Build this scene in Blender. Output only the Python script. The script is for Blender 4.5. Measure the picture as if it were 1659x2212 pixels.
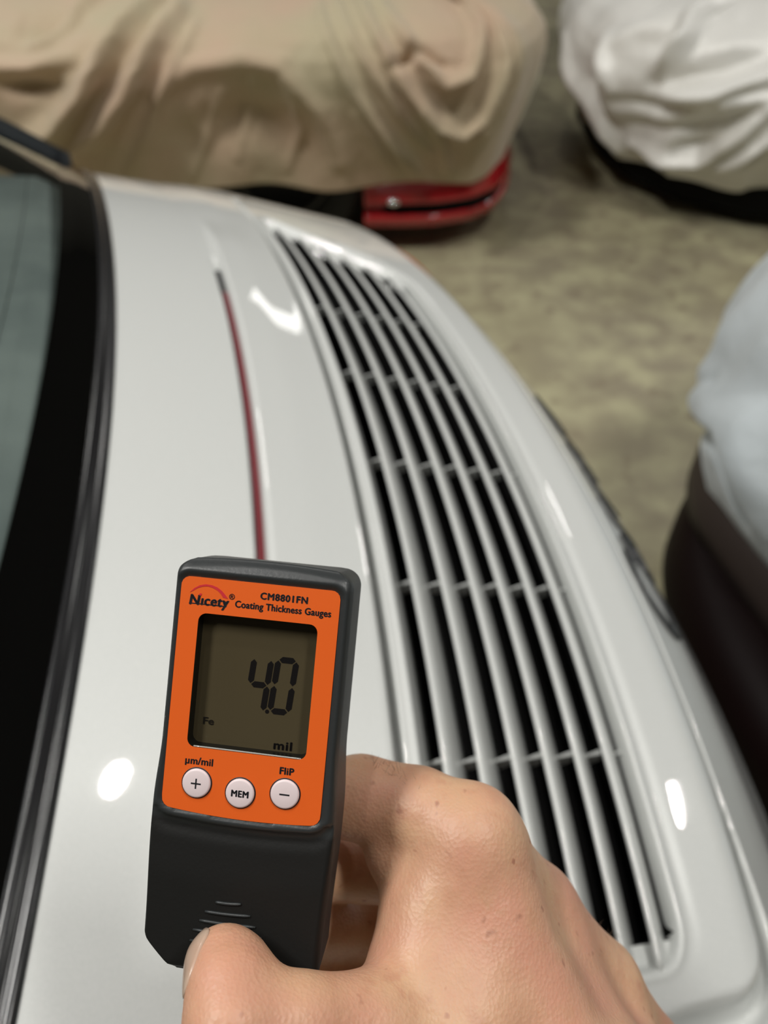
import bpy, bmesh, math, random
import numpy as np
from mathutils import Vector, Matrix
from mathutils.bvhtree import BVHTree
random.seed(7); rng = np.random.default_rng(7)
for o in list(bpy.data.objects): bpy.data.objects.remove(o)
SC = bpy.context.scene
COL = SC.collection

# ------------------------------------------------------------------ camera
H = 1.36
PITCH = math.radians(45)
FPX = 26/36*2212
cam_d = bpy.data.cameras.new('camera'); cam = bpy.data.objects.new('camera', cam_d); COL.objects.link(cam)
cam.location = (0, 0, H); cam.rotation_euler = (PITCH, 0, 0)
cam_d.lens = 26; cam_d.sensor_width = 36; cam_d.sensor_fit = 'AUTO'; cam_d.clip_start = .02
cam_d.dof.use_dof = True; cam_d.dof.focus_distance = .207; cam_d.dof.aperture_fstop = 8.6
SC.camera = cam
CW = Matrix.Translation((0, 0, H)) @ Matrix.Rotation(PITCH, 4, 'X')     # camera space -> world

# ------------------------------------------------------------------ light
SC.view_settings.view_transform = 'Standard'; SC.view_settings.look = 'None'
SC.view_settings.gamma = 1; SC.view_settings.use_curve_mapping = False
SC.view_settings.exposure = 0.0
W = bpy.data.worlds.new('world'); SC.world = W; W.use_nodes = True
W.node_tree.nodes['Background'].inputs[0].default_value = (.80, .86, .80, 1)
W.node_tree.nodes['Background'].inputs[1].default_value = .22
CEIL = 5.2
LAMPS = [  # x, y, length along y, width, watts
    (-.31, 1.60, .24, .12, 24), (1.0, 13.2, 1.5, 1.9, 50),
    (6.6, 2.5, .60, .14, 50), (-5.2, 2.2, 1.3, .35, 70), (-3.6, 5.6, 1.3, .35, 85), (4.6, 6.8, 1.3, .35, 85),
    (-2.2, .3, 1.3, .35, 175), (2.0, .1, 1.3, .35, 105)]
for i, (x, y, l, w, e) in enumerate(LAMPS):
    ld = bpy.data.lights.new('ceiling_lamp_light', 'AREA'); ld.shape = 'ELLIPSE' if w < .2 else 'RECTANGLE'; ld.size = w; ld.size_y = l
    ld.energy = e; ld.color = (1, .98, .94)
    lo = bpy.data.objects.new('ceiling_lamp_light', ld); COL.objects.link(lo); lo.location = (x, y, CEIL-.09)

# ------------------------------------------------------------------ helpers
def tag(o, label=None, cat=None, group=None, kind=None):
    if label: o['label'] = label
    if cat: o['category'] = cat
    if group: o['group'] = group
    if kind: o['kind'] = kind
    return o
def empty(name, loc=(0, 0, 0)):
    o = bpy.data.objects.new(name, None); COL.objects.link(o); o.location = loc; o.empty_display_size = .05; return o
def mesh(name, V, F, mat=None, parent=None, smooth=True):
    me = bpy.data.meshes.new(name)
    me.from_pydata([tuple(map(float, v)) for v in V], [], [tuple(map(int, f)) for f in F]); me.update()
    o = bpy.data.objects.new(name, me); COL.objects.link(o)
    if mat: me.materials.append(mat)
    if smooth: me.polygons.foreach_set('use_smooth', [True]*len(me.polygons))
    if parent: par(o, parent)
    return o
def par(o, p):
    o.parent = p; bpy.context.view_layer.update() if False else None
    m = p
    inv = Matrix.Translation(-Vector(world_loc(p)))
    o.matrix_parent_inverse = inv
def world_loc(p):
    return p.location if p.type == 'EMPTY' else (0, 0, 0)
def grid_faces(nr, nc, wrap=False, off=0):
    F = []
    for r in range(nr-1):
        for c in range(nc if wrap else nc-1):
            c2 = (c+1) % nc
            F.append((off+r*nc+c, off+(r+1)*nc+c, off+(r+1)*nc+c2, off+r*nc+c2))
    return F
def fix_normals(o):
    bm = bmesh.new(); bm.from_mesh(o.data); bmesh.ops.recalc_face_normals(bm, faces=bm.faces); bm.to_mesh(o.data); bm.free()
def loft(name, rings, mat, parent=None, cap=True, smooth=True):
    n = len(rings[0]); V = [p for r in rings for p in r]; F = grid_faces(len(rings), n, True)
    if cap: F += [tuple(range(n-1, -1, -1)), tuple(range((len(rings)-1)*n, len(rings)*n))]
    o = mesh(name, V, F, mat, parent, smooth); fix_normals(o); return o
def tube(name, pts, r, mat, parent=None, n=8):
    pts = [Vector(p) for p in pts]; rr = r if hasattr(r, '__len__') else [r]*len(pts)
    rings = []
    for i, p in enumerate(pts):
        t = (pts[min(i+1, len(pts)-1)]-pts[max(i-1, 0)]).normalized()
        a = t.orthogonal().normalized() if i == 0 else (a - t*a.dot(t)).normalized()
        b = t.cross(a)
        rings.append([p+(a*math.cos(k*2*math.pi/n)+b*math.sin(k*2*math.pi/n))*rr[i] for k in range(n)])
    return loft(name, rings, mat, parent)
def ray(px, py):
    return (CW.to_3x3() @ Vector(((px-829.5)/FPX, -(py-1106)/FPX, -1)))
def at_z(px, py, z):
    d = ray(px, py); return Vector((0, 0, H)) + d*((z-H)/d.z)
def at_y(px, py, y):
    d = ray(px, py); return Vector((0, 0, H)) + d*(y/d.y)

# ------------------------------------------------------------------ materials
def nodes(name):
    m = bpy.data.materials.new(name); m.use_nodes = True
    return m, m.node_tree, m.node_tree.nodes['Principled BSDF']
def mat(name, col, rough=.5, metal=0, coat=0, spec=.5, bump=None, noise=None, coat_r=.03, **kw):
    m, t, b = nodes(name)
    b.inputs['Base Color'].default_value = (*col, 1); b.inputs['Roughness'].default_value = rough
    b.inputs['Metallic'].default_value = metal; b.inputs['Coat Weight'].default_value = coat
    b.inputs['Coat Roughness'].default_value = coat_r
    b.inputs['Specular IOR Level'].default_value = spec
    for k, v in kw.items(): b.inputs[k].default_value = v
    tc = t.nodes.new('ShaderNodeTexCoord')
    if noise:                        # (scale, second colour, detail)
        n = t.nodes.new('ShaderNodeTexNoise'); n.inputs['Scale'].default_value = noise[0]; n.inputs['Detail'].default_value = noise[2]
        r = t.nodes.new('ShaderNodeMix'); r.data_type = 'RGBA'
        mp = t.nodes.new('ShaderNodeMapRange'); mp.inputs[1].default_value = .35; mp.inputs[2].default_value = .65
        t.links.new(tc.outputs['Object'], n.inputs['Vector']); t.links.new(n.outputs[0], mp.inputs[0]); t.links.new(mp.outputs[0], r.inputs[0])
        r.inputs[6].default_value = (*col, 1); r.inputs[7].default_value = (*noise[1], 1)
        t.links.new(r.outputs[2], b.inputs['Base Color'])
    if bump:                         # (scale, strength, distance)
        n = t.nodes.new('ShaderNodeTexNoise'); n.inputs['Scale'].default_value = bump[0]; n.inputs['Detail'].default_value = 4
        bp = t.nodes.new('ShaderNodeBump'); bp.inputs['Strength'].default_value = bump[1]; bp.inputs['Distance'].default_value = bump[2]
        t.links.new(tc.outputs['Object'], n.inputs['Vector']); t.links.new(n.outputs[0], bp.inputs['Height']); t.links.new(bp.outputs[0], b.inputs['Normal'])
    return m
M_paint = mat('silver_white_paint', (.535, .55, .535), .5, .12, 1.0, noise=(900, (.575, .585, .57), 2))
M_rib = mat('silver_paint_shaded', (.40, .41, .40), .65, spec=.3)  # ribs: the car's silver, darkened in colour for the shade in the gaps
M_black = mat('recess_shade_black', (.004, .004, .004), .9, spec=.1)  # hollow under the slats, its shade put into the colour as black
M_rubber = mat('black_rubber', (.012, .012, .013), .22)
M_slate = mat('slate_trim', (.045, .05, .058), .35)
M_frit = mat('black_frit_glass', (.002, .002, .002), .04)
M_red = mat('red_lens', (.13, .004, .010), .4, coat=.15, coat_r=.2)
M_redpaint = mat('red_paint', (.42, .008, .015), .25, coat=1)
M_amber = mat('amber_lens', (.75, .13, .01), .15, coat=.6)
M_script = mat('black_script', (.006, .006, .007), .25)
M_int = mat('grey_upholstery', (.50, .53, .52), .8, bump=(60, .3, .004), noise=(9, (.34, .37, .37), 3))
M_tyre = mat('tyre_rubber', (.008, .008, .008), .7)
M_dark = mat('dark_underbody', (.006, .006, .006), .8, spec=.1)
M_chrome = mat('clear_marker_lens', (.9, .88, .9), .15, .9)
M_ceil = mat('dark_ceiling', (.10, .10, .095), .9)
M_wall = mat('grey_wall', (.22, .215, .19), .85, bump=(30, .1, .01))
M_lampcase = mat('lamp_case', (.7, .7, .7), .5)
M_beige = mat('beige_cover_cloth', (.475, .345, .238), .75, bump=(14, .25, .03), noise=(2.6, (.425, .365, .235), 3), **{'Sheen Weight': .25})
M_silver = mat('silver_cover_cloth', (.78, .77, .73), .46, .1, bump=(9, .3, .04))
M_greyc = mat('pale_grey_cover_cloth', (.47, .515, .535), .8, bump=(25, .2, .015), **{'Sheen Weight': .2})
M_maroon = mat('dark_maroon_paint', (.005, .0016, .0016), .55, spec=.12)
M_brown = mat('lit_bumper_brown', (.030, .021, .018), .55, spec=.3)  # top ledge of the maroon bumper, light on it put in as brown
M_plastic = mat('charcoal_plastic', (.024, .027, .028), .42, bump=(900, .14, .0004))
M_orange = mat('orange_panel', (.74, .115, .012), .42, bump=(700, .05, .0003))
M_lcd = mat('lcd', (.062, .049, .026), .4, spec=.1, coat=.35, coat_r=.02)
M_seg = mat('lcd_segment', (.006, .005, .005), .5, spec=.1, coat=.2)
M_segf = mat('lcd_segment_faint', (.016, .013, .010), .5, spec=.1, coat=.2)
M_bezel = mat('screen_bezel', (.006, .006, .005), .25)
M_ink = mat('black_ink', (.010, .010, .014), .5)
M_redink = mat('red_ink', (.55, .02, .03), .5)
M_btn = mat('pale_pink_button', (.72, .61, .62), .45)
M_nail = mat('nail', (.46, .31, .23), .28, coat=.3, noise=(90, (.50, .38, .29), 2))
M_hair = mat('hair', (.10, .07, .05), .5)
M_glint = mat('window_edge_glint', (.5, .5, .47), .12, .3)  # pale tone painted in for the glint on the window edge

def skin_mat():
    m, t, b = nodes('skin'); L = t.links; N = t.nodes
    tc = N.new('ShaderNodeTexCoord')
    def noise(s, d=4):
        n = N.new('ShaderNodeTexNoise'); n.inputs['Scale'].default_value = s; n.inputs['Detail'].default_value = d
        L.new(tc.outputs['Object'], n.inputs['Vector']); return n.outputs[0]
    def ramp(fac, a, b_, c0, c1):
        r = N.new('ShaderNodeMapRange'); r.inputs[1].default_value = a; r.inputs[2].default_value = b_; L.new(fac, r.inputs[0])
        mx = N.new('ShaderNodeMix'); mx.data_type = 'RGBA'; L.new(r.outputs[0], mx.inputs[0])
        for inp, c in ((6, c0), (7, c1)):
            if isinstance(c, tuple): mx.inputs[inp].default_value = (*c, 1)
            else: L.new(c, mx.inputs[inp])
        return mx.outputs[2]
    c = ramp(noise(26, 3), .38, .62, (.59, .36, .22), (.56, .282, .188))
    c = ramp(noise(140, 3), .50, .72, c, (.53, .285, .178))
    c = ramp(noise(210, 1), .70, .78, c, (.40, .19, .12))
    L.new(c, b.inputs['Base Color'])
    b.inputs['Roughness'].default_value = .47
    b.inputs['Subsurface Weight'].default_value = .35; b.inputs['Subsurface Radius'].default_value = (1, .35, .2); b.inputs['Subsurface Scale'].default_value = .004
    v = N.new('ShaderNodeTexVoronoi'); v.inputs['Scale'].default_value = 900; L.new(tc.outputs['Object'], v.inputs['Vector'])
    b1 = N.new('ShaderNodeBump'); b1.inputs['Strength'].default_value = .25; b1.inputs['Distance'].default_value = .0004; L.new(v.outputs[0], b1.inputs['Height'])
    b2 = N.new('ShaderNodeBump'); b2.inputs['Strength'].default_value = .25; b2.inputs['Distance'].default_value = .0011
    L.new(noise(190, 5), b2.inputs['Height']); L.new(b1.outputs[0], b2.inputs['Normal']); L.new(b2.outputs[0], b.inputs['Normal'])
    return m
M_skin = skin_mat()

def floor_mat():
    m, t, b = nodes('concrete'); L = t.links; N = t.nodes
    tc = N.new('ShaderNodeTexCoord')
    def noise(s, d, lo, hi):
        n = N.new('ShaderNodeTexNoise'); n.inputs['Scale'].default_value = s; n.inputs['Detail'].default_value = d
        L.new(tc.outputs['Object'], n.inputs['Vector'])
        r = N.new('ShaderNodeMapRange'); r.inputs[1].default_value = lo; r.inputs[2].default_value = hi; L.new(n.outputs[0], r.inputs[0]); return r.outputs[0]
    def mix(f, a, c):
        mx = N.new('ShaderNodeMix'); mx.data_type = 'RGBA'; L.new(f, mx.inputs[0])
        for i, q in ((6, a), (7, c)):
            if isinstance(q, tuple): mx.inputs[i].default_value = (*q, 1)
            else: L.new(q, mx.inputs[i])
        return mx.outputs[2]
    c = mix(noise(1.6, 3, .4, .62), (.275, .245, .155), (.235, .205, .14))
    c = mix(noise(7, 4, .40, .66), c, (.375, .35, .22))
    c = mix(noise(11, 3, .58, .7), c, (.20, .165, .11))
    L.new(c, b.inputs['Base Color']); b.inputs['Roughness'].default_value = .55
    return m
M_floor = floor_mat()
def glass_mat():
    m, t, b = nodes('tinted_glass'); N = t.nodes; L = t.links
    tr = N.new('ShaderNodeBsdfTransparent'); tr.inputs[0].default_value = (.74, .80, .78, 1)
    gl = N.new('ShaderNodeBsdfGlossy'); gl.inputs['Roughness'].default_value = .02
    fr = N.new('ShaderNodeFresnel'); fr.inputs[0].default_value = 1.5
    mx = N.new('ShaderNodeMixShader'); L.new(fr.outputs[0], mx.inputs[0]); L.new(tr.outputs[0], mx.inputs[1]); L.new(gl.outputs[0], mx.inputs[2])
    L.new(mx.outputs[0], N['Material Output'].inputs[0]); return m
M_glass = glass_mat()

# ------------------------------------------------------------------ room
def box(name, lo, hi, m, parent=None):
    x0, y0, z0 = lo; x1, y1, z1 = hi
    V = [(x, y, z) for z in (z0, z1) for y in (y0, y1) for x in (x0, x1)]
    F = [(0, 2, 3, 1), (4, 5, 7, 6), (0, 1, 5, 4), (2, 6, 7, 3), (0, 4, 6, 2), (1, 3, 7, 5)]
    return mesh(name, V, F, m, parent, False)
RX0, RX1, RY0, RY1 = -7.5, 7.5, -4.5, 16.0
tag(box('floor', (RX0, RY0, -.1), (RX1, RY1, 0), M_floor), kind='structure')
tag(box('ceiling', (RX0, RY0, CEIL), (RX1, RY1, CEIL+.1), M_ceil), kind='structure')
tag(box('wall_left', (RX0-.1, RY0, 0), (RX0, RY1, CEIL), M_wall), kind='structure')
tag(box('wall_right', (RX1, RY0, 0), (RX1+.1, RY1, CEIL), M_wall), kind='structure')
tag(box('wall_back', (RX0, RY1, 0), (RX1, RY1+.1, CEIL), M_wall), kind='structure')
tag(box('wall_front', (RX0, RY0-.1, 0), (RX1, RY0, CEIL), M_wall), kind='structure')
for (x, y, l, w, e) in LAMPS:
    t = empty('ceiling_lamp', (x, y, CEIL))
    tag(t, 'linear ceiling lamp in a pale metal case above the parked cars', 'lamp', 'ceiling lamps of the garage')
    box('lamp_case', (x-w/2-.03, y-l/2-.03, CEIL-.08), (x+w/2+.03, y+l/2+.03, CEIL-.0005), M_lampcase, t)

# ------------------------------------------------------------------ silver car, car frame (d rearwards along the bowed section, u across)
A_ = .2117; OX, OY = -.040, .5755
VX, VY = math.cos(A_), math.sin(A_)
ZK = np.array([(-1.0, 1.30), (-.80, 1.235), (-.60, 1.155), (-.40, 1.058), (-.25, .9765), (-.215, .962), (-.11, .948), (-.05, .939), (0, .928), (.06, .909), (.11, .8935), (.165, .876),
      (.195, .867), (.215, .8610), (.224, .8565), (.232, .848), (.240, .838), (.28, .791), (.30, .766), (.33, .716), (.38, .634), (.42, .558), (.45, .45), (.47, .30)])
def Zp(d):
    d = np.asarray(d, float)
    s = np.zeros_like(d); w = 0
    for k in (-1, -.5, 0, .5, 1): s += np.interp(d+k*.005, ZK[:, 0], ZK[:, 1])
    return s/5
def bow(d): return .163+.116*np.clip(d, -.3, .3)
def kf(d): return np.interp(d, [-.4, -.25, -.1], [.66, .84, 1.0])
def car(d, u, h=0):
    """d, u, h arrays -> world points"""
    d, u, h = np.broadcast_arrays(np.asarray(d, float), np.asarray(u, float), np.asarray(h, float))
    v = d-bow(d)*u*u
    edge = np.clip(np.abs(u)-.80, 0, None)
    z = Zp(d)-kf(d)*(.072*u**2+.111*u**4)-edge*edge*14+h
    return np.stack([OX+v*VX-u*VY, OY+v*VY+u*VX, z], -1)
sm = lambda x, a, b: (lambda t: t*t*(3-2*t))(np.clip((x-a)/(b-a), 0, 1))

NS = 8
LIP = [-.002, .0235, .048, .073, .097, .1215, .1455, .167]     # front lips of the slats, last one is the frame
U_NEAR, U_FAR = -.489, .545
def rr_in(d, u):                 # recess, negative inside
    a = np.maximum(-(d-.010), d-.166); far = (u-(.545-1.05*d))*.69; near = -(u-U_NEAR)
    x = np.maximum(a+.02, 0); y = np.maximum(np.maximum(near, far)+.02, 0)
    return np.minimum(np.maximum(a, np.maximum(near, far)), 0)*0+np.where((x > 0) & (y > 0), np.hypot(x, y)-.02, np.maximum(a, np.maximum(near, far)))
def rr_out(d, u):                # outline of the spoiler insert, negative inside
    r = .042
    qx = np.abs(d-.1165)-(.1215-r); far = (u-.66); near = -(u+.520); qy = np.maximum(far, near)+r
    left = -(d+.005)
    s = np.hypot(np.maximum(qx, 0), np.maximum(qy, 0))+np.minimum(np.maximum(qx, qy), 0)-r
    return s
def hfield(d, u):
    si = rr_in(d, u); so = rr_out(d, u)
    deep = sm(u, -.475, -.462)*sm(-(u-(.50-1.05*d)), -.012, .0)
    depth = (.010+.045*deep)*sm(-si, -.0015, .003)
    h = -depth
    gw = .0028+.0052*sm(-u, .38, .48)*sm(d, .1, .2)
    h = h-.022*np.exp(-(so/gw)**4)*(1-.85*sm(u, .3, .6))
    # hump behind the brake light, groove it lies in
    h = h+.0060*sm(d, -.090, -.078)*np.clip((-d-.015)/.063, 0, 1)*sm(-np.abs(u-.06), -.42, -.30)
    h = h-.004*np.exp(-((d+.089)/.0042)**4)*sm(-np.abs(u-.03), -.30, -.285)
    # valley behind the last lip and shallow ring round the near end
    h = h-.0022*np.exp(-((si-.0105)/.0045)**2)*(d > .1)*sm(u, -.50, -.42)
    h = h+.0012*np.exp(-((si-.003)/.0025)**2)
    return h
def fine(lo, hi, marks):
    xs = [lo]
    while xs[-1] < hi:
        x = xs[-1]; st = marks[-1][1]
        for a, b, s in marks[:-1]:
            if a <= x < b: st = s; break
        xs.append(x+st)
    return np.array(xs)
dd = fine(-.207, .465, [(-.207, -.197, .002), (-.1, -.07, .0015), (-.012, .022, .0012), (.158, .26, .0012), (.26, .46, .006), (None, .004)])
uu = fine(-.90, .90, [(-.56, -.44, .003), (.26, .60, .004), (None, .012)])
D, Ug = np.meshgrid(dd, uu, indexing='ij')
Hh = hfield(D, Ug)
P = car(D, Ug, Hh).reshape(-1, 3)
nr, nc = D.shape
si_c = rr_in(D, Ug)
# sides: extra columns running down the flank
silver = empty('silver_car', (0, .6, 0))
tag(silver, 'silver white car with slatted engine grille behind its rear window', 'car')
F_all = grid_faces(nr, nc)
Hm = Hh.reshape(-1); Som = rr_out(D, Ug).reshape(-1); Dm = D.reshape(-1); Sim = si_c.reshape(-1)
groups = {'rear_deck': [], 'spoiler_frame': [], 'tail_panel': [], 'grille_tray': []}
for f in F_all:
    i = list(f); hm = Hm[i].mean()
    if Sim[i].mean() < .0005 and hm < -.0135: k = 'grille_tray'
    elif Som[i].mean() < .0: k = 'spoiler_frame'
    elif Dm[i].mean() < .0: k = 'rear_deck'
    else: k = 'tail_panel'
    groups[k].append(f)
def sub(name, V, F, m, parent):
    F = np.array(F); idx, inv = np.unique(F, return_inverse=True)
    o = mesh(name, V[idx], inv.reshape(F.shape), m, parent); 
    return o
sub('rear_deck', P, groups['rear_deck'], M_paint, silver)
sub('spoiler_frame', P, groups['spoiler_frame'], M_paint, silver)
sub('tail_panel', P, groups['tail_panel'], M_paint, silver)
tray = sub('grille_tray', P, groups['grille_tray'], M_black, silver); tag(tray, 'hollow below the slats, its shade put in as black')
# flanks
for s, nm in ((1, 'rear_fender'), (-1, 'rear_fender')):
    ds = np.linspace(-.207, .465, 40); rows = []
    e = car(ds, .90*s, 0)
    out = np.array([-VY, VX, 0])*s
    for k, (o_, dz) in enumerate([(0, 0), (.025, -.05), (.04, -.12), (.045, -.25), (.03, -.45), (.0, -.60)]):
        q = e+out*o_; q[:, 2] = np.maximum(q[:, 2]+dz, .22); rows.append(q)
    mesh(nm, np.concatenate(rows), grid_faces(6, 40), M_paint, silver)
# slats
usl = np.linspace(-.506, .56, 130)
prof = [(.0002, -.0050), (-.0002, -.0028), (.0004, -.0008), (.0014, .0002), (.0030, .0001), (.0050, -.0012), (.0076, -.0038), (.0106, -.0078), (.0136, -.0128), (.0166, -.0188), (.0196, -.0258), (.0226, -.0350),
        (.0214, -.0356), (.0184, -.0270), (.0154, -.0204), (.0124, -.0150), (.0094, -.0108), (.0064, -.0078), (.0032, -.0058)]
slats = []
for i in range(NS-1):
    end = .548-1.05*(LIP[i]+.012)
    us = np.linspace(-.491, end, 120)
    rings = []
    for u in us:
        drop = -.012*sm(u, end-.035, end)
        rings.append(car(LIP[i]+np.array([p[0] for p in prof]), u, np.array([p[1] for p in prof])+drop))
    s = loft('slat', rings, M_paint, silver); slats.append(s)
    for k in range(-3, 4):
        u = -.205+.148*k
        if u < -.46 or u > end-.05: continue
        d0, d1 = LIP[i+1]-.0085, LIP[i+1]+.003
        V = []
        for du in (-.0017, .0017):
            V += list(car([d0, d1, d1, d0+.004], u+du*np.array([.35, 1, 1, 1]), [-.0190, -.0135, -.0240, -.0290]))
        mesh('rib', V, [(0, 1, 2, 3), (7, 6, 5, 4), (0, 4, 5, 1), (1, 5, 6, 2), (2, 6, 7, 3), (3, 7, 4, 0)], M_rib, s, False)
# brake light strip
def strip(name, d0, d1, u0, u1, h, mt, parent, nu=60, nd=6, dome=.001, th=.004):
    ds = np.linspace(d0, d1, nd); us = np.linspace(u0, u1, nu)
    X, Y = np.meshgrid(ds, us, indexing='ij')
    hh = h+dome*(1-((X-(d0+d1)/2)/((d1-d0)/2))**2)
    a = car(X, Y, hh).reshape(-1, 3); b = car(X, Y, hh*0+h-th).reshape(-1, 3); n = len(a)
    ring = [c for c in range(nu)]+[r*nu+nu-1 for r in range(1, nd)]+[(nd-1)*nu+c for c in range(nu-2, -1, -1)]+[r*nu for r in range(nd-2, 0, -1)]
    V = np.concatenate([a, a[ring], b[ring]]); m = len(ring)
    F = grid_faces(nd, nu)+[(n+(k+1) % m, n+k, n+m+k, n+m+(k+1) % m) for k in range(m)]
    return mesh(name, V, [f[::-1] for f in F] if parent is None else F, mt, parent)
tag(strip('brake_light', -.0915, -.0862, -.24, .225, -.0012, M_red, silver), 'thin dark red light strip')
strip('brake_light_trim', -.0940, -.0917, -.24, .285, -.0016, M_rubber, silver, nu=40)
strip('brake_light_trim', -.0915, -.0868, .226, .285, -.0016, M_rubber, silver, nu=12)
# rear window: seal, frit, pane, defroster wires, shelf below
seal_prof = [(-.2055, -.006), (-.206, .0010), (-.2085, .0028), (-.2115, .0022), (-.2135, .0004), (-.2155, .0022), (-.2185, .0042), (-.2215, .0030), (-.2235, .0006), (-.2245, -.004)]
us = np.linspace(-.84, .9, 110)
loft('window_seal', [car(np.array([p[0] for p in seal_prof]), u, np.array([p[1] for p in seal_prof])) for u in us], M_rubber, silver)
strip('window_frit', -.262, -.2235, -.82, .86, .0003, M_frit, silver, nu=90, nd=8, dome=0)
strip('window_pane', -.90, -.262, -.80, .84, .0, M_glass, silver, nu=60, nd=30, dome=0)
strip('side_window_trim', -.95, -.235, .80, .87, .022, M_slate, silver, nu=8, nd=30, dome=.003, th=.03)
for k in range(9):
    d = -.30-.06*k
    tube('defroster_wire', car(d, np.linspace(-.72, .74, 24), -.006), .0004, M_script, silver, 4)
X, Y = np.meshgrid(np.linspace(-.95, -.2, 30), np.linspace(-.8, .8, 40), indexing='ij')
sh = car(X, Y, -.06-np.clip(-X-.3, 0, 1)*.55+.01*np.sin(Y*9))
tag(mesh('parcel_shelf', sh.reshape(-1, 3), grid_faces(30, 40), M_int, silver), 'grey shelf under the rear glass')
# tail light far side, script, tyres, underbody
strip('tail_light', .246, .300, .50, .88, .009, M_amber, silver, nu=24, dome=.004)
txt = bpy.data.curves.new('script', 'FONT'); txt.body = 'Carrera'; txt.size = 1; txt.shear = .35; txt.offset = .006
to = bpy.data.objects.new('script', txt); COL.objects.link(to); bpy.context.view_layer.update()
me = bpy.data.meshes.new_from_object(to.evaluated_get(bpy.context.evaluated_depsgraph_get())); bpy.data.objects.remove(to)
bm = bmesh.new(); bm.from_mesh(me); bmesh.ops.subdivide_edges(bm, edges=bm.edges, cuts=2, use_grid_fill=True); bm.to_mesh(me); bm.free()
co = np.array([v.co[:] for v in me.vertices]); x0, x1 = co[:, 0].min(), co[:, 0].max()
uT = -.232+(co[:, 0]-x0)/(x1-x0)*.37; dT = .298-(co[:, 1]-co[:, 1].min())/np.ptp(co[:, 1])*.047
for v, p in zip(me.vertices, car(dT, uT, .003)): v.co = p
so = bpy.data.objects.new('lettering', me); COL.objects.link(so); me.materials.clear(); me.materials.append(M_script); par(so, silver)
tag(so, 'black script on the tail')
md = so.modifiers.new('t', 'SOLIDIFY'); md.thickness = .002; md.offset = 0
def tyre(name, c, axis, r, w, parent):
    ax = Vector(axis).normalized(); a = Vector((0, 0, 1)); b = ax.cross(a)
    rings = []
    for k in range(40):
        t = k*2*math.pi/40; rad = a*math.cos(t)+b*math.sin(t)
        rings.append([Vector(c)+rad*rr+ax*o for rr, o in [(r*.62, -w/2), (r*.9, -w/2), (r*.98, -w/2+.015), (r, -w/2+.04), (r, w/2-.04), (r*.98, w/2-.015), (r*.9, w/2), (r*.62, w/2)]])
    V = [p for q in rings for p in q]; F = []
    for k in range(40):
        for j in range(8): F.append((k*8+j, k*8+(j+1) % 8, ((k+1) % 40)*8+(j+1) % 8, ((k+1) % 40)*8+j))
    o = mesh(name, V, F, M_tyre, parent); fix_normals(o); return o
for s in (-.72, .72):
    p = car(-.45, s)
    tyre('tyre', (p[0], p[1], .315), (-VY, VX, 0), .315, .22, silver)
uw = np.array([-.80, .80]); 
uv = [car(-.9, -.62), car(.36, -.62), car(.36, .62), car(-.9, .62)]
loft('underbody', [[(p[0], p[1], .20) for p in uv], [(p[0], p[1], .42) for p in uv]], M_dark, silver, smooth=False)

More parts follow.
